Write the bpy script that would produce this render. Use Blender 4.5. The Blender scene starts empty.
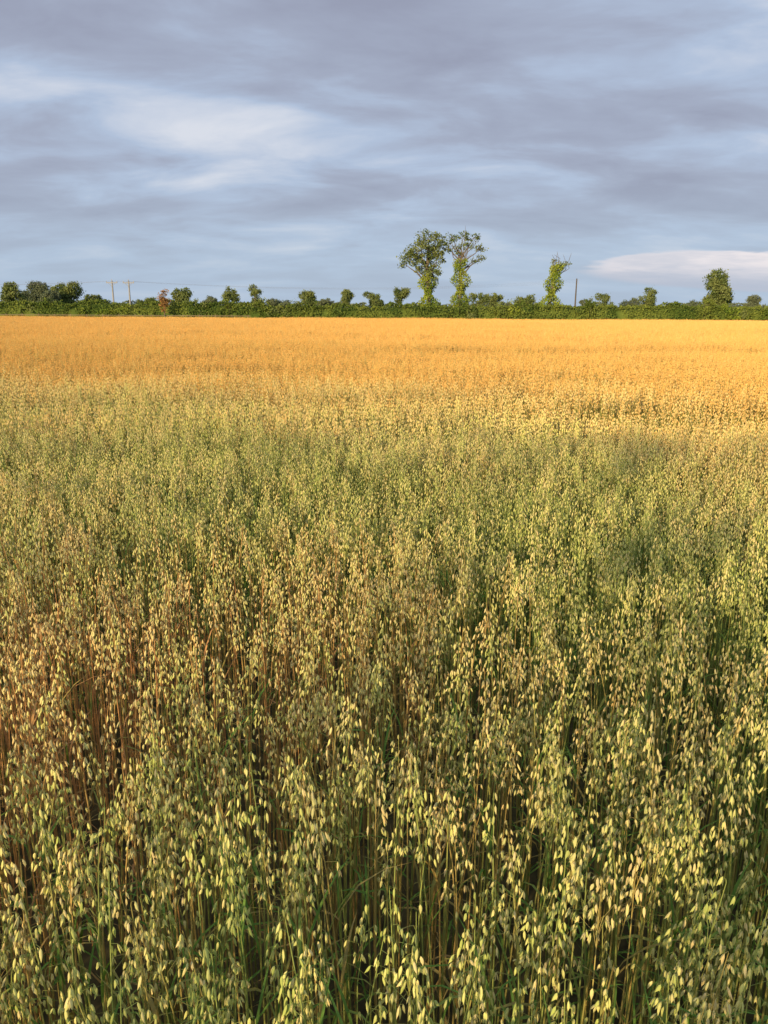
import bpy, math, random
import numpy as np
from mathutils import Vector, Matrix, noise as mnoise

random.seed(7)
rng = np.random.default_rng(11)
scene = bpy.context.scene
scene.view_settings.view_transform = 'Standard'
scene.view_settings.look = 'None'
scene.view_settings.exposure = 0.0

SUN_EL = math.radians(13.0)
SUN_AZ_OFF = math.radians(30.0)      # sun stands behind the camera, to the left
to_sun = Vector((-math.sin(SUN_AZ_OFF)*math.cos(SUN_EL), -math.cos(SUN_AZ_OFF)*math.cos(SUN_EL), math.sin(SUN_EL)))

# ------------------------------------------------------------------ node helpers
class NT:
    def __init__(s, tree):
        s.t = tree
    def n(s, typ, **kw):
        nd = s.t.nodes.new(typ)
        for k, v in kw.items():
            setattr(nd, k, v)
        return nd
    def link(s, a, b):
        s.t.links.new(a, b)
    def setin(s, sock, v):
        if hasattr(v, 'links') and hasattr(v, 'is_output'):
            s.link(v, sock)
        else:
            sock.default_value = v
    def math(s, op, a, b=0.0, c=None, clamp=False):
        nd = s.n('ShaderNodeMath', operation=op, use_clamp=clamp)
        s.setin(nd.inputs[0], a); s.setin(nd.inputs[1], b)
        if c is not None: s.setin(nd.inputs[2], c)
        return nd.outputs[0]
    def mix(s, f, a, b, mode='MIX'):
        nd = s.n('ShaderNodeMixRGB', blend_type=mode)
        s.setin(nd.inputs[0], f)
        s.setin(nd.inputs[1], a if not isinstance(a, tuple) else (*a, 1.0)[:4])
        s.setin(nd.inputs[2], b if not isinstance(b, tuple) else (*b, 1.0)[:4])
        return nd.outputs[0]
    def noise(s, vec, scale, detail=3.0, rough=0.5):
        nd = s.n('ShaderNodeTexNoise')
        s.link(vec, nd.inputs['Vector'])
        nd.inputs['Scale'].default_value = scale
        nd.inputs['Detail'].default_value = detail
        nd.inputs['Roughness'].default_value = rough
        return nd.outputs['Fac']
    def remap(s, v, a, b, c=0.0, d=1.0, smooth=True):
        nd = s.n('ShaderNodeMapRange', interpolation_type='SMOOTHSTEP' if smooth else 'LINEAR')
        s.setin(nd.inputs[0], v)
        for i, x in enumerate((a, b, c, d)): nd.inputs[i+1].default_value = x
        return nd.outputs[0]

def new_mat(name):
    m = bpy.data.materials.new(name)
    m.use_nodes = True
    m.node_tree.nodes.clear()
    return m, NT(m.node_tree)

def finish(nt, col, rough=0.65, transl=0.0, tcol=None, spec=0.3, plain=False):
    out = nt.n('ShaderNodeOutputMaterial')
    if plain:
        p = nt.n('ShaderNodeBsdfDiffuse'); nt.setin(p.inputs['Color'], col)
    else:
        p = nt.n('ShaderNodeBsdfPrincipled')
        nt.setin(p.inputs['Base Color'], col)
        p.inputs['Roughness'].default_value = rough
        p.inputs['Specular IOR Level'].default_value = spec
    if transl > 0:
        tr = nt.n('ShaderNodeBsdfTranslucent')
        nt.setin(tr.inputs['Color'], tcol if tcol is not None else col)
        mx = nt.n('ShaderNodeMixShader')
        mx.inputs[0].default_value = transl
        nt.link(p.outputs[0], mx.inputs[1]); nt.link(tr.outputs[0], mx.inputs[2])
        nt.link(mx.outputs[0], out.inputs[0])
    else:
        nt.link(p.outputs[0], out.inputs[0])

# crop ripeness varying over the field, with distant sunlit gold painted in
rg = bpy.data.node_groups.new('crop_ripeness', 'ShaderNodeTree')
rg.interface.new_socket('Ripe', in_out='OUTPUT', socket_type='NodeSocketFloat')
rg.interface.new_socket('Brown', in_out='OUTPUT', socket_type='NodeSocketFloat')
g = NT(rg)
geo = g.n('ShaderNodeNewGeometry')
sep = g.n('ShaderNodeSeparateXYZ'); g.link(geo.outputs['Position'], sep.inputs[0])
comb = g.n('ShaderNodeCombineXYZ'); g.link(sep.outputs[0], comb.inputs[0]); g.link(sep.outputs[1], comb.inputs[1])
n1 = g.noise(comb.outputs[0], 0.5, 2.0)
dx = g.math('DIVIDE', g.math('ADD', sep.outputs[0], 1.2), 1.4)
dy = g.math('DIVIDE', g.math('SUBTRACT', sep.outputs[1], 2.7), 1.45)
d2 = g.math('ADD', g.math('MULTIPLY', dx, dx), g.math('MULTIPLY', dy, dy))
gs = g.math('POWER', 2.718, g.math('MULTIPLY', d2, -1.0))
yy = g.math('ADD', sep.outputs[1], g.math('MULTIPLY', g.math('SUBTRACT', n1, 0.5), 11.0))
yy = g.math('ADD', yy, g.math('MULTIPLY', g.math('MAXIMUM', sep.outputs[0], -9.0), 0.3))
sun_gold = g.remap(yy, -1.0, 15.5)  # sunlit gold beyond the shade edge, painted into the crop colour
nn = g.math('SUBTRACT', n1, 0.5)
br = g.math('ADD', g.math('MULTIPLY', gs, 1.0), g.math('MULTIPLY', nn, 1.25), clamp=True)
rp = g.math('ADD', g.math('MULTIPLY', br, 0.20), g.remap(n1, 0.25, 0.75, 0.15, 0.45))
rp = g.math('MAXIMUM', rp, sun_gold, clamp=True)
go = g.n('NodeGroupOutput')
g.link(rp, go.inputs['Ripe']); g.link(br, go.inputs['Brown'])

def ripe_sunlit(nt):
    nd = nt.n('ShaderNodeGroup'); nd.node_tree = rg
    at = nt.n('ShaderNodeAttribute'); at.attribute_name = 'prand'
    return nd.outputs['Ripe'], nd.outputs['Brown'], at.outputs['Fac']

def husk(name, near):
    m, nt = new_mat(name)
    r, b, pr = ripe_sunlit(nt)
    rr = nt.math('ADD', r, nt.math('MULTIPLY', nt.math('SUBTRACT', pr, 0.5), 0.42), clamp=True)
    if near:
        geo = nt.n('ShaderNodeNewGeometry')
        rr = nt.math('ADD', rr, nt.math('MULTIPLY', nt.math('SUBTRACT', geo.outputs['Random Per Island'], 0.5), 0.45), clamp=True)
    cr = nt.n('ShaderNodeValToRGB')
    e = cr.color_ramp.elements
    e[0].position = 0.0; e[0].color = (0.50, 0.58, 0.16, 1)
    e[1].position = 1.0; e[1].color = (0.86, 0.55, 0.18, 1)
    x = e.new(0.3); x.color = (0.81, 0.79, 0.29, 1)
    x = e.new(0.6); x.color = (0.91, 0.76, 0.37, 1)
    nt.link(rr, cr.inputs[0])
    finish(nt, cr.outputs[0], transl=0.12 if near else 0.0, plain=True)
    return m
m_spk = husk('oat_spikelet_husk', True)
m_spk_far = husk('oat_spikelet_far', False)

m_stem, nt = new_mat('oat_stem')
r, b, pr = ripe_sunlit(nt)
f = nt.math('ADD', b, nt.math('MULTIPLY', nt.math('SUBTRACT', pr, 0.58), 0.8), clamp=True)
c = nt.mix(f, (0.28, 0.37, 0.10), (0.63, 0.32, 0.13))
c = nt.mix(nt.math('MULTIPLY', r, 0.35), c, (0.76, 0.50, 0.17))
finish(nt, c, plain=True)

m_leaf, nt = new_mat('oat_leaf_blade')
r, b, pr = ripe_sunlit(nt)
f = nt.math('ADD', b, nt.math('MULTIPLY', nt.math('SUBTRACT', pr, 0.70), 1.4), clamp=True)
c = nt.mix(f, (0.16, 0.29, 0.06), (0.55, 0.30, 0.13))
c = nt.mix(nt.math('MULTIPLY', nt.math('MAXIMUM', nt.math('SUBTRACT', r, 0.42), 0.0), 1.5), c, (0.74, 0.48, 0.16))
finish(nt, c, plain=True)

def foliage_mat(name, c1, c2, scale=0.6):
    m, nt = new_mat(name)
    geo = nt.n('ShaderNodeNewGeometry')
    nz = nt.noise(geo.outputs['Position'], scale, 1.0)
    f = nt.math('ADD', nt.math('MULTIPLY', geo.outputs['Random Per Island'], 0.6), nt.remap(nz, 0.35, 0.65, 0.0, 0.55), clamp=True)
    finish(nt, nt.mix(f, c1, c2), plain=True)
    return m

m_hedge = foliage_mat('hedge_leaves', (0.06, 0.11, 0.025), (0.21, 0.26, 0.055), 0.25)
m_crown = foliage_mat('tree_leaves', (0.085, 0.135, 0.045), (0.23, 0.27, 0.09), 0.5)
m_ivy = foliage_mat('ivy_leaves', (0.12, 0.21, 0.03), (0.33, 0.39, 0.06), 0.5)
m_dark = foliage_mat('distant_leaves', (0.085, 0.125, 0.075), (0.18, 0.21, 0.12), 0.1)
m_copper = foliage_mat('copper_leaves', (0.22, 0.13, 0.05), (0.42, 0.24, 0.09), 0.8)
m_shade_row = foliage_mat('hawthorn_leaves', (0.05, 0.09, 0.02), (0.12, 0.15, 0.04), 0.5)  # foliage of the added shading row behind the camera

m_bark, nt = new_mat('bark')
geo = nt.n('ShaderNodeNewGeometry')
finish(nt, nt.mix(nt.noise(geo.outputs['Position'], 3.0, 3), (0.10, 0.085, 0.065), (0.26, 0.22, 0.18)), plain=True)

m_wood, nt = new_mat('weathered_wood')
geo = nt.n('ShaderNodeNewGeometry')
finish(nt, nt.mix(nt.noise(geo.outputs['Position'], 2.0, 4), (0.26, 0.27, 0.27), (0.42, 0.42, 0.41)), 0.8)
m_fence, nt = new_mat('fence_timber')
geo = nt.n('ShaderNodeNewGeometry')
finish(nt, nt.mix(nt.noise(geo.outputs['Position'], 0.6, 4), (0.12, 0.11, 0.06), (0.32, 0.26, 0.17)), 0.8)
m_dwood, nt = new_mat('dark_pole_wood')
geo = nt.n('ShaderNodeNewGeometry')
finish(nt, nt.mix(nt.noise(geo.outputs['Position'], 2.0, 4), (0.09, 0.08, 0.07), (0.16, 0.14, 0.12)), 0.8)
m_wire, nt = new_mat('wire_metal')
finish(nt, (0.25, 0.25, 0.27, 1), 0.5)
m_cer, nt = new_mat('insulator_ceramic')
finish(nt, (0.5, 0.5, 0.48, 1), 0.3)

m_soil, nt = new_mat('field_soil')
geo = nt.n('ShaderNodeNewGeometry')
c = nt.mix(nt.remap(nt.noise(geo.outputs['Position'], 9.0, 3, 0.65), 0.3, 0.7), (0.05, 0.045, 0.025), (0.13, 0.11, 0.05))
finish(nt, c, plain=True)
m_ground, nt = new_mat('pasture_ground')
geo = nt.n('ShaderNodeNewGeometry')
c = nt.mix(nt.remap(nt.noise(geo.outputs['Position'], 0.03, 5), 0.35, 0.65), (0.07, 0.10, 0.03), (0.16, 0.15, 0.06))
c = nt.mix(nt.remap(nt.noise(geo.outputs['Position'], 4.0, 5, 0.7), 0.3, 0.7, 0, 0.5), c, (0.05, 0.06, 0.02))
finish(nt, c, plain=True)

# ------------------------------------------------------------------ mesh builder
class MB:
    def __init__(s):
        s.v = []; s.f = []; s.m = []; s.pr = []; s.cur = 0.5
    def add(s, verts, faces, mat):
        o = len(s.v)
        s.v.extend(verts)
        s.pr.extend([s.cur]*len(verts))
        for f in faces:
            s.f.append(tuple(i+o for i in f)); s.m.append(mat)
    def tube(s, pts, rad, sides, mat, cap=False):
        pts = [Vector(p) for p in pts]
        vs = []
        n = len(pts)
        a0 = Vector((1, 0, 0))
        for i, p in enumerate(pts):
            t = (pts[min(i+1, n-1)] - pts[max(i-1, 0)])
            if t.length < 1e-9: t = Vector((0, 0, 1))
            t.normalize()
            u = t.cross(a0)
            if u.length < 0.1: u = t.cross(Vector((0, 1, 0)))
            u.normalize(); w = t.cross(u)
            for k in range(sides):
                an = 2*math.pi*k/sides
                vs.append(tuple(p + (u*math.cos(an) + w*math.sin(an))*rad[i]))
        fs = []
        for i in range(n-1):
            for k in range(sides):
                k2 = (k+1) % sides
                fs.append((i*sides+k, i*sides+k2, (i+1)*sides+k2, (i+1)*sides+k))
        if cap:
            fs.append(tuple(range(sides))[::-1]); fs.append(tuple((n-1)*sides+k for k in range(sides)))
        s.add(vs, fs, mat)
    def ribbon(s, pts, w, mat):
        d = Vector((random.uniform(-1, 1), random.uniform(-1, 1), 0)).normalized()*w
        vs = []
        for p in pts: vs += [tuple(p-d), tuple(p+d)]
        s.add(vs, [(2*i, 2*i+1, 2*i+3, 2*i+2) for i in range(len(pts)-1)], mat)
    def box(s, lo, hi, mat):
        x0, y0, z0 = lo; x1, y1, z1 = hi
        vs = [(x0,y0,z0),(x1,y0,z0),(x1,y1,z0),(x0,y1,z0),(x0,y0,z1),(x1,y0,z1),(x1,y1,z1),(x0,y1,z1)]
        s.add(vs, [(3,2,1,0),(4,5,6,7),(0,1,5,4),(1,2,6,5),(2,3,7,6),(3,0,4,7)], mat)
    def quads_np(s, V, mat):
        o = len(s.v)
        s.v.extend(map(tuple, V.reshape(-1, 3).tolist()))
        s.pr.extend([0.5]*(V.shape[0]*4))
        for i in range(V.shape[0]):
            s.f.append((o+4*i, o+4*i+1, o+4*i+2, o+4*i+3)); s.m.append(mat)
    def merge(s, o, dx, dy, ang, sz, pr):
        A = np.asarray(o.v)
        c_, s_ = math.cos(ang), math.sin(ang)
        X = A[:, 0]*c_-A[:, 1]*s_+dx; Y = A[:, 0]*s_+A[:, 1]*c_+dy
        B = np.stack([X, Y, A[:, 2]*sz], axis=1)
        off = len(s.v)
        s.v.extend(map(tuple, B.tolist()))
        s.pr.extend([pr]*len(B))
        s.f.extend([tuple(i+off for i in f) for f in o.f]); s.m.extend(o.m)
    def obj(s, name, mats, smooth=False, link=True, coll=None, attr=False):
        me = bpy.data.meshes.new(name)
        me.from_pydata(s.v, [], s.f)
        for m in mats: me.materials.append(m)
        me.polygons.foreach_set('material_index', s.m)
        if smooth: me.polygons.foreach_set('use_smooth', [True]*len(s.f))
        if attr:
            a = me.attributes.new('prand', 'FLOAT', 'POINT')
            a.data.foreach_set('value', np.asarray(s.pr, dtype=np.float32))
        me.update()
        ob = bpy.data.objects.new(name, me)
        if coll is not None: coll.objects.link(ob)
        elif link: scene.collection.objects.link(ob)
        return ob

def leaf_quads(C, size, r, flat=0.0):
    n = len(C)
    a = r.normal(size=(n, 3)); a /= np.linalg.norm(a, axis=1)[:, None]
    b = r.normal(size=(n, 3)); b -= (b*a).sum(1)[:, None]*a; b /= np.linalg.norm(b, axis=1)[:, None]
    L = (size*r.uniform(0.6, 1.35, n))[:, None]
    W = L*r.uniform(0.45, 0.75, n)[:, None]
    C = np.asarray(C)
    V = np.stack([C-a*L*0.5, C+b*W*0.5, C+a*L*0.5, C-b*W*0.5], axis=1)
    return V

# ------------------------------------------------------------------ oat plants
def spikelet(mb, base, axis, L, W, mat, hi=True):
    axis = axis.normalized()
    u = axis.cross(Vector((random.uniform(-1, 1), random.uniform(-1, 1), random.uniform(-.3, .3))))
    if u.length < 0.05: u = axis.cross(Vector((1, 0, 0)))
    u.normalize(); w = axis.cross(u)
    if hi:
        for sgn in (1, -1):
            op = random.uniform(0.10, 0.45)*W*sgn
            rows = [(0.28, 0.42, 0.45), (0.62, 0.44, 0.52)]
            vs = [tuple(base)]
            for t, hw, bul in rows:
                c = base + axis*L*t + w*(op*t)
                vs.append(tuple(c - u*W*hw))
                vs.append(tuple(c + w*sgn*W*bul))
                vs.append(tuple(c + u*W*hw))
            vs.append(tuple(base + axis*L*random.uniform(0.98, 1.1) + w*(op*1.8 + sgn*W*0.1)))
            fs = [(0, 1, 2), (0, 2, 3), (1, 4, 5, 2), (2, 5, 6, 3), (4, 7, 5), (5, 7, 6)]
            mb.add(vs, fs, mat)
    else:
        vs = [tuple(base), tuple(base+axis*L*0.5+u*W*0.5), tuple(base+axis*L), tuple(base+axis*L*0.5-u*W*0.5),
              tuple(base+axis*L*0.5+w*W*0.5), tuple(base+axis*L*0.5-w*W*0.5)]
        mb.add(vs, [(0, 1, 2, 3), (0, 4, 2, 5)], mat)

def blade(mb, p, az, L, W, droop, mat, seg=6):
    d = Vector((math.cos(az), math.sin(az), 0)); s = Vector((-math.sin(az), math.cos(az), 0))
    ang = math.radians(random.uniform(66, 84))
    pos = Vector(p); vs = []
    tw = random.uniform(-0.6, 0.6)
    for i in range(seg+1):
        t = i/seg
        wd = W*(0.55+0.9*t if t < 0.35 else 0.865*(1-((t-0.35)/0.65)**1.6)+0.02)*0.5
        a = tw*t
        sd = s*math.cos(a) + Vector((0, 0, 1))*math.sin(a)
        if seg > 3:
            vs += [tuple(pos - sd*wd), tuple(pos - Vector((0, 0, 1))*wd*0.35), tuple(pos + sd*wd)]
        else:
            vs += [tuple(pos - sd*wd), tuple(pos + sd*wd)]
        pos = pos + (d*math.cos(ang) + Vector((0, 0, 1))*math.sin(ang))*(L/seg)
        ang -= droop/seg*random.uniform(0.7, 1.3)
    fs = []
    k = 3 if seg > 3 else 2
    for i in range(seg):
        for j in range(k-1):
            fs.append((i*k+j, i*k+j+1, (i+1)*k+j+1, (i+1)*k+j))
    mb.add(vs, fs, mat)

def oat(mb, ox, oy, lod=0, Hs=1.0):
    hi = lod == 0
    H = random.uniform(0.92, 1.07)*Hs
    laz = random.uniform(0, 2*math.pi); lean = random.uniform(0.0, 0.08)
    nod = random.uniform(0.005, 0.04)
    def P(t):
        k = lean*t*t*H + (nod*max(0, t-0.75)/0.25 if t > 0.75 else 0)
        return Vector((ox+math.cos(laz)*k, oy+math.sin(laz)*k, t*H - (nod*0.4*max(0, t-0.85)/0.15)))
    if hi:
        ts = [0, 0.3, 0.6, 0.8, 1.0]; rd = [0.0029, 0.0027, 0.0023, 0.0016, 0.0007]
        mb.tube([P(t) for t in ts], rd, 4, 0)
    elif lod == 1:
        ts = [0.2, 0.75, 1.0]; rd = [0.0035, 0.0026, 0.001]
        mb.tube([P(t) for t in ts], rd, 3, 0)
    else:
        a = P(0.45); c = P(1.0); az = random.uniform(0, 3.14); d = Vector((math.cos(az), math.sin(az), 0))*0.006
        mb.add([tuple(a-d), tuple(a+d), tuple(c)], [(0, 1, 2)], 0)
    if hi:
        for t in (0.16, 0.34, 0.5, 0.62):
            if random.random() < 0.58:
                blade(mb, P(t+random.uniform(-.05, .05)), random.uniform(0, 6.28), random.uniform(0.14, 0.27), random.uniform(0.006, 0.011), random.uniform(0.3, 2.6), 1, seg=4)
    elif lod == 1:
        if random.random() < 0.6:
            blade(mb, P(random.uniform(0.4, 0.62)), random.uniform(0, 6.28), random.uniform(0.18, 0.28), 0.012, random.uniform(0.6, 2.4), 1, seg=2)
    L0 = random.uniform(0.13, 0.22)
    nw = [7, 4, 3][lod]
    spread = random.uniform(0.3, 0.9)
    side = random.uniform(0, 6.28)
    for k in range(nw):
        u = k/(nw-1)
        t = 1 - (L0/H)*(1-u)
        base = P(min(t, 1.0))
        nb = [[3, 3, 3, 3, 2, 2, 1], [3, 3, 3, 2], [3, 2, 1]][lod][k]
        for j in range(nb):
            az = side + random.gauss(0, 1.3) if random.random() < 0.65 else random.uniform(0, 6.28)
            bl = (0.044*(1-u)+0.012)*random.uniform(0.45, 1.3)
            d = Vector((math.cos(az), math.sin(az), 0))
            out = spread*random.uniform(0.5, 1.0)
            p1 = base + (d*out*0.5 + Vector((0, 0, 0.9)))*bl*0.6
            p3 = base + (d*(out+0.15) + Vector((0, 0, 0.75)))*bl
            ax = Vector((d.x*random.uniform(0.0, 0.35)+random.uniform(-.18, .18), d.y*random.uniform(0.0, 0.35)+random.uniform(-.18, .18), -1))
            if hi:
                mb.ribbon([base, p1, p3+d*0.003-Vector((0, 0, 0.004))], 0.0005, 0)
                spikelet(mb, p3+Vector((0, 0, -0.004))+d*0.003, ax, random.uniform(0.015, 0.023), random.uniform(0.0045, 0.0066), 2)
                if bl > 0.03 and random.random() < 0.35:
                    q = p1 + d*random.uniform(0.004, 0.010) + Vector((random.uniform(-.006, .006), random.uniform(-.006, .006), -0.006))
                    spikelet(mb, q, Vector((ax.x+random.uniform(-.2, .2), ax.y+random.uniform(-.2, .2), -1)), random.uniform(0.015, 0.020), random.uniform(0.0045, 0.006), 2)
            elif lod == 1:
                spikelet(mb, p3, ax, random.uniform(0.022, 0.03), random.uniform(0.009, 0.012), 2, hi=False)
            else:
                spikelet(mb, p3, ax, random.uniform(0.035, 0.055), random.uniform(0.016, 0.022), 2, hi=False)

protos = []
for i in range(26):
    mb = MB(); oat(mb, 0, 0, 0); protos.append(mb)

mats_near = [m_stem, m_leaf, m_spk]
mats_far = [m_stem, m_leaf, m_spk_far]
TILE = 0.5
c0 = bpy.data.collections.new('oat_tile_sources')
NDENSE, NSPARSE = 9, 5
for i in range(NDENSE+NSPARSE):
    mb = MB()
    NPL = 56 if i < NDENSE else 38
    side_n = 8
    cells = random.sample(range(64), NPL)
    for k in cells:
        o = random.choice(protos)
        h = random.choice((0.94, 0.98, 1.0, 1.03, 1.05))
        if random.random() < 0.10: h *= random.uniform(0.78, 0.92)
        gx = ((k % side_n)+0.5)/side_n*TILE - TILE/2; gy = ((k//side_n)+0.5)/side_n*TILE - TILE/2
        j = TILE/side_n*0.95
        mb.merge(o, gx+random.uniform(-j, j), gy+random.uniform(-j, j), random.uniform(0, 6.28), h, random.random())
    mb.obj('oat_tile_%02d' % i, mats_near, smooth=True, coll=c0, attr=True)
c1 = bpy.data.collections.new('oat_clump_sources')
for i in range(6):
    mb = MB()
    for k in range(195):
        mb.cur = random.random()
        oat(mb, random.uniform(-.53, .53), random.uniform(-.53, .53), 1, random.uniform(0.90, 1.06))
    mb.obj('oat_clump_%02d' % i, mats_far, coll=c1, attr=True)
c2 = bpy.data.collections.new('oat_swathe_sources')
for i in range(5):
    mb = MB()
    for k in range(700):
        mb.cur = random.random()
        x_, y_ = random.uniform(-1.6, 1.6), random.uniform(-1.6, 1.6)
        oat(mb, x_, y_, 2, random.uniform(0.78, 1.06)*(1+0.14*mnoise.noise(Vector((x_, y_, i*3.3)))))
    mb.obj('oat_swathe_%02d' % i, mats_far, coll=c2, attr=True)

def scatter(name, pts, rots, scls, idx, coll):
    me = bpy.data.meshes.new(name)
    me.from_pydata([tuple(p) for p in pts], [], [])
    a = me.attributes.new('rot', 'FLOAT_VECTOR', 'POINT'); a.data.foreach_set('vector', np.asarray(rots, dtype=np.float32).ravel())
    a = me.attributes.new('scl', 'FLOAT_VECTOR', 'POINT'); a.data.foreach_set('vector', np.asarray(scls, dtype=np.float32).ravel())
    a = me.attributes.new('idx', 'INT', 'POINT'); a.data.foreach_set('value', np.asarray(idx, dtype=np.int32))
    ob = bpy.data.objects.new(name, me); scene.collection.objects.link(ob)
    ng = bpy.data.node_groups.new(name+'_instancer', 'GeometryNodeTree')
    ng.interface.new_socket('Geometry', in_out='INPUT', socket_type='NodeSocketGeometry')
    ng.interface.new_socket('Geometry', in_out='OUTPUT', socket_type='NodeSocketGeometry')
    N = ng.nodes; L = ng.links
    gi = N.new('NodeGroupInput'); go_ = N.new('NodeGroupOutput')
    ci = N.new('GeometryNodeCollectionInfo'); ci.inputs['Collection'].default_value = coll
    ci.inputs['Separate Children'].default_value = True; ci.inputs['Reset Children'].default_value = True
    ip = N.new('GeometryNodeInstanceOnPoints'); ip.inputs['Pick Instance'].default_value = True
    def na(nm, ty):
        x = N.new('GeometryNodeInputNamedAttribute'); x.data_type = ty; x.inputs['Name'].default_value = nm
        return x.outputs['Attribute']
    L.new(gi.outputs[0], ip.inputs['Points']); L.new(ci.outputs[0], ip.inputs['Instance'])
    L.new(na('rot', 'FLOAT_VECTOR'), ip.inputs['Rotation']); L.new(na('scl', 'FLOAT_VECTOR'), ip.inputs['Scale'])
    L.new(na('idx', 'INT'), ip.inputs['Instance Index']); L.new(ip.outputs[0], go_.inputs[0])
    md = ob.modifiers.new('instancer', 'NODES'); md.node_group = ng
    return ob

def sst(a, b, x):
    t = min(1, max(0, (x-a)/(b-a))); return t*t*(3-2*t)
def hvar(x, y):
    h = 1.0 + 0.05*mnoise.noise(Vector((x*0.45, y*0.45, 3.1))) + 0.035*mnoise.noise(Vector((x*1.2, y*1.2, 8.1)))
    h += 0.08*mnoise.noise(Vector((x*0.08, y*0.16, 1.7)))
    if y > 4: h += 0.10*mnoise.noise(Vector((x*0.2, y*0.8, 12.7)))
    # wheel lanes and laid hollows in the crop
    h -= 0.36*math.exp(-((y-13.6-0.012*(x+8)**2)/0.75)**2)*(1-sst(-4, 1, x))
    h -= 0.26*math.exp(-((y-8.9+0.1*x)/0.55)**2)*sst(1.0, 3.0, x)
    h -= 0.28*math.exp(-((y-4.1)/0.4)**2)*(1-sst(-3.2, -1.9, x))
    h -= 0.20*math.exp(-((y-22-0.1*x)/0.9)**2)*sst(-2, 4, x)
    h -= 0.16*math.exp(-((y-6.4-0.35*x)/0.35)**2)*(1-sst(-3.5, 0.5, x))
    return h

def band(name, y0, y1, step, hwf, coll, nvar, jit, tilt, pick=None):
    pts, rots, scls, idx = [], [], [], []
    y = y0 + step*0.5
    while y < y1:
        hw = hwf(y)
        x = -hw + random.uniform(0, step)
        while x < hw:
            px = x + random.uniform(-jit, jit); py = y + random.uniform(-jit, jit)
            pts.append((px, py, 0))
            rots.append((random.gauss(0, tilt), random.gauss(0, tilt), random.randrange(4)*math.pi/2 + random.gauss(0, 0.15)))
            scls.append((1, 1, hvar(px, py))); idx.append(pick(px, py) if pick else random.randrange(nvar))
            x += step
        y += step
    print(name, len(pts))
    return scatter(name, pts, rots, scls, idx, coll)

def pick_near(x, y):
    p = 0.95*math.exp(-((x+1.2)/1.4)**2-((y-2.7)/1.3)**2) + 0.05 + 0.4*max(0, mnoise.noise(Vector((x*0.9, y*0.9, 5.5))))
    return NDENSE+random.randrange(NSPARSE) if random.random() < p else random.randrange(NDENSE)
N0, N1, FIELD_END = 7.2, 28.0, 117.0
oat_field = band('oat_field', 0.2, N0, TILE, lambda y: 0.60*y+1.6, c0, 9, 0.04, 0.012, pick_near)
o1 = band('middle_oat_crop', N0, N1, 1.0, lambda y: 0.60*y+4, c1, 6, 0.08, 0.012); o1.parent = oat_field
o2 = band('far_oat_crop', N1-0.3, FIELD_END, 3.0, lambda y: 0.60*y+6, c2, 5, 0.1, 0.0); o2.parent = oat_field

# ------------------------------------------------------------------ ground
mb = MB()
mb.add([(-3000, -3000, 0), (3000, -3000, 0), (3000, 3000, 0), (-3000, 3000, 0)], [(0, 1, 2, 3)], 0)
mb.obj('ground', [m_ground])
mb = MB()
mb.add([(-90, -0.4, 0.004), (90, -0.4, 0.004), (90, 117.5, 0.004), (-90, 117.5, 0.004)], [(0, 1, 2, 3)], 0)
mb.obj('field_soil', [m_soil])

# ------------------------------------------------------------------ hedges
def hedge(name, path, hfun, thick, dens, leaf, mat, z0=0.0, core=True, seed=1):
    r = np.random.default_rng(seed)
    mb = MB()
    for (x0, y0), (x1, y1) in zip(path[:-1], path[1:]):
        Ln = math.hypot(x1-x0, y1-y0)
        n = int(Ln*dens)
        t = r.random(n)
        cx = x0+(x1-x0)*t; cy = y0+(y1-y0)*t
        H = np.array([hfun(a, b) for a, b in zip(cx, cy)])
        zz = r.random(n)**0.8
        th = thick*(0.7+0.5*np.sin(np.pi*np.clip(zz, 0, 1)))
        off = th*np.sign(r.random(n)-0.6)*(0.6+0.4*r.random(n))*0.5
        for i in range(n):
            nn = mnoise.noise(Vector((cx[i]*0.5, zz[i]*1.5, 4.0)))
            off[i] += -nn*1.1
        top = r.random(n) < 0.25
        off[top] = (r.random(top.sum())-0.5)*thick
        zz[top] = 1.0 - 0.08*r.random(top.sum())
        dxn, dyn = -(y1-y0)/Ln, (x1-x0)/Ln
        C = np.stack([cx+dxn*off, cy+dyn*off, z0+zz*H+r.normal(size=n)*0.08], axis=1)
        mb.quads_np(leaf_quads(C, leaf, r), 0)
        if core:
            m = int(Ln/1.5)
            prof = []
            for i in range(m+1):
                tt = i/m
                ax_, ay_ = x0+(x1-x0)*tt, y0+(y1-y0)*tt
                hh = hfun(ax_, ay_)*0.86
                w = thick*0.33
                prof.append([(ax_-dxn*w, ay_-dyn*w, 0), (ax_-dxn*w, ay_-dyn*w, hh*0.8), (ax_, ay_, hh), (ax_+dxn*w, ay_+dyn*w, hh*0.8), (ax_+dxn*w, ay_+dyn*w, 0)])
            vs = [p for row in prof for p in row]
            fs = []
            for i in range(m):
                for k in range(4):
                    fs.append((i*5+k, i*5+k+1, (i+1)*5+k+1, (i+1)*5+k))
            mb.add(vs, fs, 0)
    return mb.obj(name, [mat])

def h_far(x, y):
    base = 2.7
    if x < -20: base = 3.0
    if x > 22: base = 2.9
    return base + 0.7*mnoise.noise(Vector((x*0.22, 5.0, 0))) + 0.9*max(0, mnoise.noise(Vector((x*0.6, 1.0, 0)))) + 0.4*mnoise.noise(Vector((x*2.0, 7.0, 0)))
hedge('boundary_hedge', [(-92, 120), (92, 120)], h_far, 2.4, 330, 0.28, m_hedge, seed=3)

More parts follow.
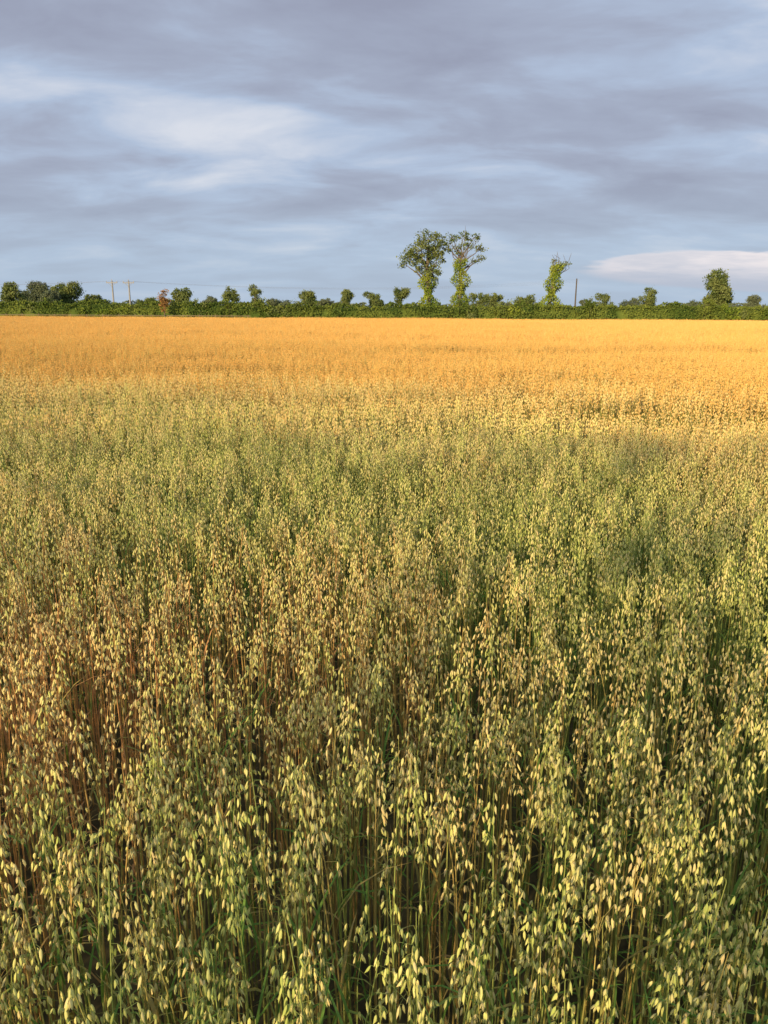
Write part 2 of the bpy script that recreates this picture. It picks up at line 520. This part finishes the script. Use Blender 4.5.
def h_d(x, y):
    return 4.8 + 1.4*mnoise.noise(Vector((x*0.03, 2.0, 0))) + 2.4*mnoise.noise(Vector((x*0.12, 9.0, 0))) + 1.0*mnoise.noise(Vector((x*0.4, 9.0, 0)))
hedge('distant_tree_line', [(-300, 330), (300, 330)], h_d, 8, 40, 1.0, m_dark, seed=5)

# ------------------------------------------------------------------ trees
def wander(p, q, n, amp, r):
    out = []
    p = Vector(p); q = Vector(q)
    for i in range(n+1):
        t = i/n
        o = Vector(r.normal(size=3))*amp*math.sin(math.pi*t)
        out.append(p.lerp(q, t)+o)
    return out

def tree(name, x, y, trunk, r0, blobs, leaf=0.28, mat=None, ivy=None, bare=None, seed=0, clump_n=26, dens=1.0, sc=0.55):
    r = np.random.default_rng(seed+100)
    mb = MB()
    T = [Vector((x+a, y+b, z)) for a, b, z in trunk]
    n = len(T)
    zs = T[-1].z
    mb.tube(T, [r0*(1.25 if i == 0 else 1-0.75*i/(n-1)) for i in range(n)], 8, 0, cap=True)
    def trunk_at(z):
        for i in range(n-1):
            if T[i].z <= z <= T[i+1].z:
                return T[i].lerp(T[i+1], (z-T[i].z)/(T[i+1].z-T[i].z+1e-6))
        return T[-1] if z > T[-1].z else T[0]
    for (bx, by, bz, br_, brz) in blobs:
        c = Vector((x+bx, y+by, bz))
        s = trunk_at(max(T[0].z+zs*0.25, bz-br_*1.6-abs(bx)*0.4))
        mb.tube(wander(s, c, 4, 0.12*br_, r), [r0*0.36, r0*0.28, r0*0.2, r0*0.14, r0*0.08], 5, 0)
        k = max(4, int(clump_n*br_*br_*dens/2.2))
        for j in range(k):
            d = r.normal(size=3); d /= np.linalg.norm(d)
            rad = r.uniform(0.35, 1.0)**0.5
            cc = np.array(c) + d*np.array([br_, br_, brz])*rad
            if j % 2 == 0:
                mb.tube(wander(c, cc, 2, 0.08*br_, r), [r0*0.1, r0*0.06, r0*0.03], 3, 0)
            cr_ = sc*r.uniform(0.6, 1.25)
            m = int(26*r.uniform(0.7, 1.3)*(sc/0.55)**2*(0.28/leaf)**1.5)
            C = cc + r.normal(size=(m, 3))*cr_*0.5*np.array([1, 1, 0.75])
            mb.quads_np(leaf_quads(C, leaf, r), 1)
    if ivy:
        z0, z1, ra, rb, cnt = ivy
        t = r.random(cnt); z = z0+(z1-z0)*t
        base = np.array([tuple(trunk_at(a)) for a in z])
        an = r.uniform(0, 6.28, cnt)
        R = (ra+(rb-ra)*t)*(0.75+0.3*np.sin(z*2.3+x)+0.25*np.sin(an*2+z*1.1))*r.uniform(0.55, 1.05, cnt)
        C = np.stack([base[:, 0]+np.cos(an)*R, base[:, 1]+np.sin(an)*R, z+r.normal(size=cnt)*0.15], axis=1)
        mb.quads_np(leaf_quads(C, leaf, r), 2)
    if bare:
        for (ax_, az_, bx, bz) in bare:
            p = Vector((x+ax_, y, az_)); q = Vector((x+bx, y+r.normal()*0.5, bz))
            W = wander(p, q, 4, 0.1, r)
            mb.tube(W, [0.11, 0.08, 0.06, 0.04, 0.02], 5, 0)
            for j in range(5):
                s = W[1+j % 4]
                e_ = s+Vector((r.normal()*0.5, r.normal()*0.4, abs(r.normal())*0.8+0.3))
                mb.tube(wander(s, e_, 2, 0.05, r), [0.035, 0.025, 0.012], 4, 0)
    return mb.obj(name, [m_bark, mat or m_crown, m_ivy])

tree('tall_poplar_tree', 6.5, 121.5, [(0.2, 0, 0), (0.15, 0, 3), (0.0, 0, 6), (-0.2, 0, 9), (-0.1, 0, 11.5)], 0.45,
     [(-0.2, 0, 12.3, 1.9, 1.5), (1.5, 0.3, 11.9, 1.4, 1.3), (-2.9, 0.2, 9.9, 1.7, 1.3), (-1.2, -0.6, 10.8, 1.8, 1.3),
      (1.3, 0, 9.7, 1.5, 1.4), (-0.6, 0.4, 8.6, 1.7, 1.2), (0.7, -0.4, 7.6, 1.4, 1.1), (-3.6, 0, 8.9, 0.8, 0.7), (0.2, -.3, 10.6, 1.4, 1.2)],
     ivy=(0.8, 7.8, 1.9, 1.1, 3600), leaf=0.28, seed=1, dens=0.95, clump_n=24)
tree('ivy_clad_ash_tree', 11.5, 122, [(0, 0, 0), (-0.2, 0, 3), (0.1, 0, 6), (-0.3, 0, 8.5), (0.0, 0, 10)], 0.4,
     [(-1.6, 0, 12.7, 1.0, 0.7), (0.2, 0.3, 13.0, 1.1, 0.7), (1.8, 0, 12.8, 1.0, 0.8), (2.8, 0, 11.4, 0.9, 0.7),
      (-2.1, 0, 11.4, 0.8, 0.8), (0.9, 0, 11.5, 0.9, 0.6), (2.9, 0, 9.8, 0.8, 0.4), (-0.7, 0, 11.0, 0.9, 0.8), (2.0, 0, 9.6, 0.6, 0.4)],
     ivy=(0.8, 9.6, 1.85, 1.05, 5200), leaf=0.24, seed=2, dens=1.9, clump_n=16, sc=0.42,
     bare=[(0, 9, -1.7, 12.4), (0, 9, 0.4, 13.2), (0, 8.8, 2.2, 12.4), (0.1, 8, 3.0, 9.8), (-.1, 8.5, -2.0, 11.4), (0, 9, 1.2, 12.0)])
tree('ivy_clad_dead_tree', 25.3, 121, [(-0.5, 0, 0), (-0.4, 0, 3), (0.0, 0, 5.5), (0.3, 0, 8), (0.8, 0, 9)], 0.38,
     [(1.9, 0, 9.1, 0.55, 0.35), (0.4, 0, 9.3, 0.6, 0.4), (1.2, 0, 8.7, 0.6, 0.4)],
     ivy=(0.8, 8.9, 2.1, 0.9, 5000), leaf=0.25, seed=3, dens=2.2, clump_n=14, sc=0.4,
     bare=[(0.3, 7.5, 2.2, 9.4), (0.3, 7.5, 0.9, 9.8), (0.3, 7, 2.4, 8.4), (0.2, 7.5, 0.0, 9.7)])

def round_tree(name, px, top_px, w_px, D, seed, mat=None, low=0.3, dens=0.8, horizon=311.0, leaf=0.3, loose=0.85, nb=None):
    hz = horizon + (px-384)*0.0055
    X = (px-384)*D/794.0
    H = (hz-top_px)*D/821.0 + 2.0
    R = w_px*0.5*D/794.0
    r = random.Random(seed)
    blobs = []
    zc = H*(low+1)/2; hh = H*(1-low)/2
    lean = r.uniform(-0.25, 0.25)*R
    for k in range(nb or r.choice((8, 10, 13))):
        a = r.uniform(0, 6.28); q = r.uniform(0.1, loose)
        zz = r.uniform(-0.8, 0.66)
        lim = math.sqrt(max(0.1, 1-zz*zz))
        blobs.append((math.cos(a)*R*q*lim*1.1+lean*zz, math.sin(a)*R*q*lim, zc+zz*hh, R*r.uniform(0.28, 0.57), min(hh, R)*r.uniform(0.26, 0.52)))
    return tree(name, X, D, [(0, 0, 0), (0.05, 0, H*0.3), (0.1, 0, H*0.55), (lean*0.5, 0, H*0.75)], max(0.12, H*0.022), blobs,
                leaf=leaf, mat=mat, seed=seed, dens=dens*3.4/max(1.0, R*0.6), sc=0.48*max(1, R*0.35))

small = [
    (181, 289, 22, 150, m_crown, 0.25), (231, 287, 15, 190, m_crown, 0.5), (254, 283, 17, 190, m_crown, 0.35), (207, 297, 18, 230, m_dark, 0.2),
    (286, 297, 17, 220, m_dark, 0.25), (308, 291, 18, 200, m_crown, 0.3), (345, 289, 16, 200, m_crown, 0.45), (373, 291, 18, 210, m_crown, 0.3),
    (399, 287, 16, 190, m_crown, 0.4), (472, 289, 17, 180, m_crown, 0.2), (491, 290, 18, 180, m_crown, 0.2), (525, 294, 26, 200, m_crown, 0.15),
    (603, 292, 16, 220, m_crown, 0.3), (647, 287, 20, 200, m_crown, 0.4), (750, 296, 24, 220, m_dark, 0.2), (628, 299, 22, 240, m_dark, 0.2), (688, 300, 22, 240, m_dark, 0.2),
    (326, 298, 15, 250, m_dark, 0.2), (270, 299, 18, 250, m_dark, 0.2), (586, 299, 16, 240, m_dark, 0.2), (144, 296, 22, 200, m_crown, 0.15), (508, 299, 13, 240, m_dark, 0.2)]
for i, (px, tp, w, D, mt, lo) in enumerate(small):
    round_tree('field_tree', px, tp, w, D, 540+i, mt, lo, dens=1.2)
round_tree('oak_tree', 714, 271, 38, 138, 71, m_crown, 0.12, dens=1.7, loose=0.66, nb=14)
for i, (px, tp, w, D, mt) in enumerate([(-10, 282, 38, 165, m_dark), (14, 278, 24, 160, m_crown), (39, 282, 28, 172, m_dark), (64, 279, 36, 165, m_crown), (27, 289, 24, 180, m_dark), (88, 293, 24, 175, m_crown), (50, 291, 28, 160, m_dark)]):
    round_tree('woodland_tree', px, tp, w, D, 90+i, mt, 0.12, dens=1.5, loose=0.75)
tree('copper_shrub', -32.7, 117.6, [(0, 0, 0), (0, 0, 2), (0, 0, 4.2)], 0.1,
     [(0, 0, 2.4, 0.6, 0.7), (0.35, 0, 3.2, 0.55, 0.6), (-.3, 0, 3.8, 0.5, 0.6), (0.25, 0, 4.5, 0.4, 0.5), (-.1, 0, 3.0, .5, .5)], mat=m_copper, leaf=0.2, seed=33, dens=5, sc=0.35)

for i in range(30):
    xx = random.uniform(-75, 75)
    hh = random.uniform(2.6, 4.2)
    tree('hawthorn_bush', xx, 119.6+random.uniform(-.4, .6), [(0, 0, 0), (0, 0, hh*0.5), (0, 0, hh*0.8)], 0.1,
         [(random.uniform(-.5, .5), -.2, hh*0.72, random.uniform(0.6, 1.1), hh*0.24), (random.uniform(-.9, .9), -.3, hh*0.5, random.uniform(0.8, 1.3), hh*0.25)],
         mat=random.choice((m_hedge, m_ivy, m_crown)), leaf=0.25, seed=200+i, dens=1.4, sc=0.45)

# ------------------------------------------------------------------ fence, poles, wires
mb = MB()
x = -78.0
while x < -20:
    z = 1.36+0.05*random.uniform(-1, 1)
    mb.tube([(x, 117.9, 0), (x+random.uniform(-.03, .03), 117.9, z)], [0.07, 0.06], 8, 0, cap=True)
    x += 2.4
for zr in (0.75, 1.20):
    mb.box((-78, 117.80, zr-0.045), (-20, 117.835, zr+0.045), 0)
mb.obj('post_and_rail_fence', [m_fence])

def pole(name, x, y, H, mat, arm=True):
    mb = MB()
    mb.tube([(x, y, 0), (x, y, H*0.5), (x, y, H)], [0.16, 0.14, 0.11], 10, 0, cap=True)
    if arm:
        mb.box((x-0.95, y-0.19, H-0.42), (x+0.95, y-0.10, H-0.28), 0)
        mb.tube([(x-0.55, y-0.15, H-0.42), (x, y-0.13, H-1.0)], [0.025, 0.025], 5, 0)
        mb.tube([(x+0.55, y-0.15, H-0.42), (x, y-0.13, H-1.0)], [0.025, 0.025], 5, 0)
        for dx_ in (-0.85, 0.0, 0.85):
            zb = H-0.28 if dx_ else H
            mb.tube([(x+dx_, y-0.14, zb), (x+dx_, y-0.14, zb+0.08), (x+dx_, y-0.14, zb+0.14), (x+dx_, y-0.14, zb+0.24)], [0.03, 0.07, 0.05, 0.04], 8, 1, cap=True)
    else:
        for k in range(3):
            mb.tube([(x+0.14, y-0.1, H-0.3-0.35*k), (x+0.28, y-0.1, H-0.3-0.35*k), (x+0.30, y-0.1, H-0.18-0.35*k)], [0.02, 0.03, 0.06], 6, 1, cap=True)
    return mb.obj(name, [mat, m_cer])
D1 = 134
xa, xb = (113-384)*D1/794, (129.5-384)*D1/794
pole('utility_pole', xa, D1, 6.7, m_wood)
pole('utility_pole', xb, D1, 6.7, m_wood)
xc, D2 = (573.5-384)*150/794, 150
pole('utility_pole', xc, D2, 8.1, m_dwood, arm=False)
cu = MB()
def wire(p, q, sag):
    p = Vector(p); q = Vector(q); P_ = []
    for i in range(17):
        t = i/16; v = p.lerp(q, t); v.z -= sag*4*t*(1-t); P_.append(v)
    cu.tube(P_, [0.006]*17, 4, 0)
for dx_ in (-0.85, 0, 0.85):
    wire((xb+dx_, D1-.14, 6.6), (xc+0.25, D2-.1, 7.7+dx_*0.3), 1.3)
    wire((xa+dx_, D1-.14, 6.6), (-100+dx_, 128, 6.8), 0.9)
    wire((xa+dx_, D1-.14, 6.6), (xb+dx_, D1-.14, 6.6), 0.02)
cu.obj('power_lines', [m_wire])

# unseen thin leaf row, added behind the camera to shade the near crop
def row_behind():
    r = np.random.default_rng(77)
    mb = MB()
    n = 3300
    X = r.uniform(-36, 16, n)
    top = 6.1 - 0.05*(X+5) + 0.35*np.sin(X*0.55+1) + 0.3*np.sin(X*1.7)
    Z = r.beta(3.8, 1.7, n)*top
    Z = np.maximum(Z, 0.5)
    Y = -9.0 + r.normal(size=n)*0.9
    C = np.stack([X, Y, Z], axis=1)
    mb.quads_np(leaf_quads(C, 0.22, r), 1)
    for k in range(26):
        x_ = -35+k*1.95+r.normal()*0.4
        hh = 5.2
        mb.tube(wander((x_, -9, 0), (x_+r.normal()*0.4, -9, hh), 4, 0.12, r), [0.06, 0.05, 0.04, 0.025, 0.01], 6, 0)
        for j in range(6):
            z_ = r.uniform(1, 4)
            mb.tube([(x_, -9, z_), (x_+r.normal()*0.7, -9+r.normal()*0.6, z_+r.uniform(0.5, 1.2))], [0.02, 0.008], 4, 0)
    return mb.obj('roadside_hedgerow', [m_bark, m_shade_row])
row_behind()

# ------------------------------------------------------------------ world
w = bpy.data.worlds.new('World'); scene.world = w; w.use_nodes = True
w.node_tree.nodes.clear()
nt = NT(w.node_tree)
sky = nt.n('ShaderNodeTexSky', sky_type='NISHITA')
sky.sun_disc = False
sky.sun_elevation = SUN_EL
sky.sun_rotation = math.atan2(to_sun.x, to_sun.y) % (2*math.pi)
sky.air_density = 1.0; sky.dust_density = 1.5; sky.ozone_density = 2.0
tc = nt.n('ShaderNodeTexCoord')
sp_ = nt.n('ShaderNodeSeparateXYZ'); nt.link(tc.outputs['Generated'], sp_.inputs[0])
X, Y, Z = sp_.outputs
A = nt.math('DIVIDE', X, nt.math('MAXIMUM', Y, 0.05)); E = nt.math('DIVIDE', Z, nt.math('MAXIMUM', Y, 0.05))
front = nt.math('GREATER_THAN', Y, 0.0)
zz = nt.math('ADD', nt.math('MAXIMUM', Z, 0.0), 0.22)
u = nt.math('DIVIDE', X, zz); v = nt.math('DIVIDE', Y, zz)
cb = nt.n('ShaderNodeCombineXYZ'); nt.setin(cb.inputs[0], nt.math('MULTIPLY', u, 0.9)); nt.setin(cb.inputs[1], nt.math('MULTIPLY', v, 1.5)); cb.inputs[2].default_value = 3.45
big = nt.noise(cb.outputs[0], 0.9, 2.0, 0.5)
ndn = nt.n('ShaderNodeTexNoise'); nt.link(cb.outputs[0], ndn.inputs['Vector'])
ndn.inputs['Scale'].default_value = 2.5; ndn.inputs['Detail'].default_value = 5; ndn.inputs['Roughness'].default_value = 0.54
ndn.inputs['Distortion'].default_value = 0.3
fine = ndn.outputs['Fac']
f = nt.math('ADD', nt.math('MULTIPLY', big, 0.48), nt.math('MULTIPLY', fine, 0.52))
# broken brighter cloud up on the left, greyer sheet overhead
bl = nt.math('DIVIDE', nt.math('SUBTRACT', E, 0.26), 0.06)
bl = nt.math('POWER', 2.718, nt.math('MULTIPLY', nt.math('MULTIPLY', bl, bl), -1.0))
bl = nt.math('MULTIPLY', nt.math('MULTIPLY', bl, nt.remap(A, -0.5, -0.1, 0.05, 0.015)), front)
f = nt.math('ADD', f, bl)
f = nt.math('SUBTRACT', f, nt.math('MULTIPLY', nt.remap(E, 0.30, 0.44, 0.0, 0.045), front))
ramp = nt.n('ShaderNodeValToRGB'); e = ramp.color_ramp.elements
e[0].position = 0.36; e[0].color = (0.325, 0.35, 0.46, 1)
e[1].position = 0.68; e[1].color = (0.72, 0.75, 0.83, 1)
x_ = e.new(0.46); x_.color = (0.385, 0.43, 0.555, 1)
x_ = e.new(0.54); x_.color = (0.455, 0.545, 0.71, 1)
nt.link(f, ramp.inputs[0])
cloud = ramp.outputs[0]
hz = nt.remap(Z, 0.0, 0.18, 1.0, 0.0)
cloud = nt.mix(nt.math('MULTIPLY', hz, 0.75), cloud, (0.45, 0.57, 0.72))
cb2 = nt.n('ShaderNodeCombineXYZ'); nt.setin(cb2.inputs[0], nt.math('MULTIPLY', A, 6.0)); nt.setin(cb2.inputs[1], nt.math('MULTIPLY', E, 45.0))
nz = nt.noise(cb2.outputs[0], 1.2, 4, 0.6)
nzo = nt.math('SUBTRACT', nz, 0.5)
ex = nt.math('DIVIDE', nt.math('SUBTRACT', A, 0.56), 0.32)
ey = nt.math('DIVIDE', nt.math('SUBTRACT', nt.math('ADD', E, nt.math('MULTIPLY', nzo, 0.016)), 0.051), 0.027)
d = nt.math('ADD', nt.math('MULTIPLY', ex, ex), nt.math('MULTIPLY', ey, ey))
lens = nt.remap(nt.math('ADD', d, nt.math('MULTIPLY', nzo, 0.8)), 0.78, 1.06, 1.0, 0.0)
lens = nt.math('MULTIPLY', lens, front)
lensf = nt.remap(ey, -0.7, 0.6, 0.1, 1.0)
lc = nt.mix(nt.math('MULTIPLY', lensf, nt.remap(nz, 0.3, 0.62, 0.5, 1.0)), (0.45, 0.51, 0.64), (0.93, 0.85, 0.86))
cloud = nt.mix(nt.math('MULTIPLY', lens, 0.92), cloud, lc)
STR = 0.12
cl = nt.mix(1.0, cloud, (1/STR, 1/STR, 1/STR), 'MULTIPLY')
col = nt.mix(0.94, sky.outputs[0], cl)
bg = nt.n('ShaderNodeBackground'); nt.link(col, bg.inputs[0]); bg.inputs[1].default_value = STR
wo = nt.n('ShaderNodeOutputWorld'); nt.link(bg.outputs[0], wo.inputs[0])

# ------------------------------------------------------------------ sun
sd = bpy.data.lights.new('sun', 'SUN'); sd.energy = 4.9; sd.angle = math.radians(0.8); sd.color = (1.0, 0.74, 0.41)
so = bpy.data.objects.new('sun', sd); scene.collection.objects.link(so)
so.rotation_euler = to_sun.to_track_quat('Z', 'Y').to_euler()
so.location = (-30, -60, 30)

# ------------------------------------------------------------------ camera
cd = bpy.data.cameras.new('camera'); cam = bpy.data.objects.new('camera', cd); scene.collection.objects.link(cam)
cd.sensor_fit = 'VERTICAL'; cd.sensor_height = 24; cd.lens = 18.0
cd.clip_start = 0.05; cd.clip_end = 8000
Rm = Matrix.Rotation(math.radians(90-14.67), 4, 'X') @ Matrix.Rotation(math.radians(0.33), 4, 'Z')
cam.matrix_world = Matrix.Translation((0, 0, 2.04)) @ Rm
scene.camera = cam
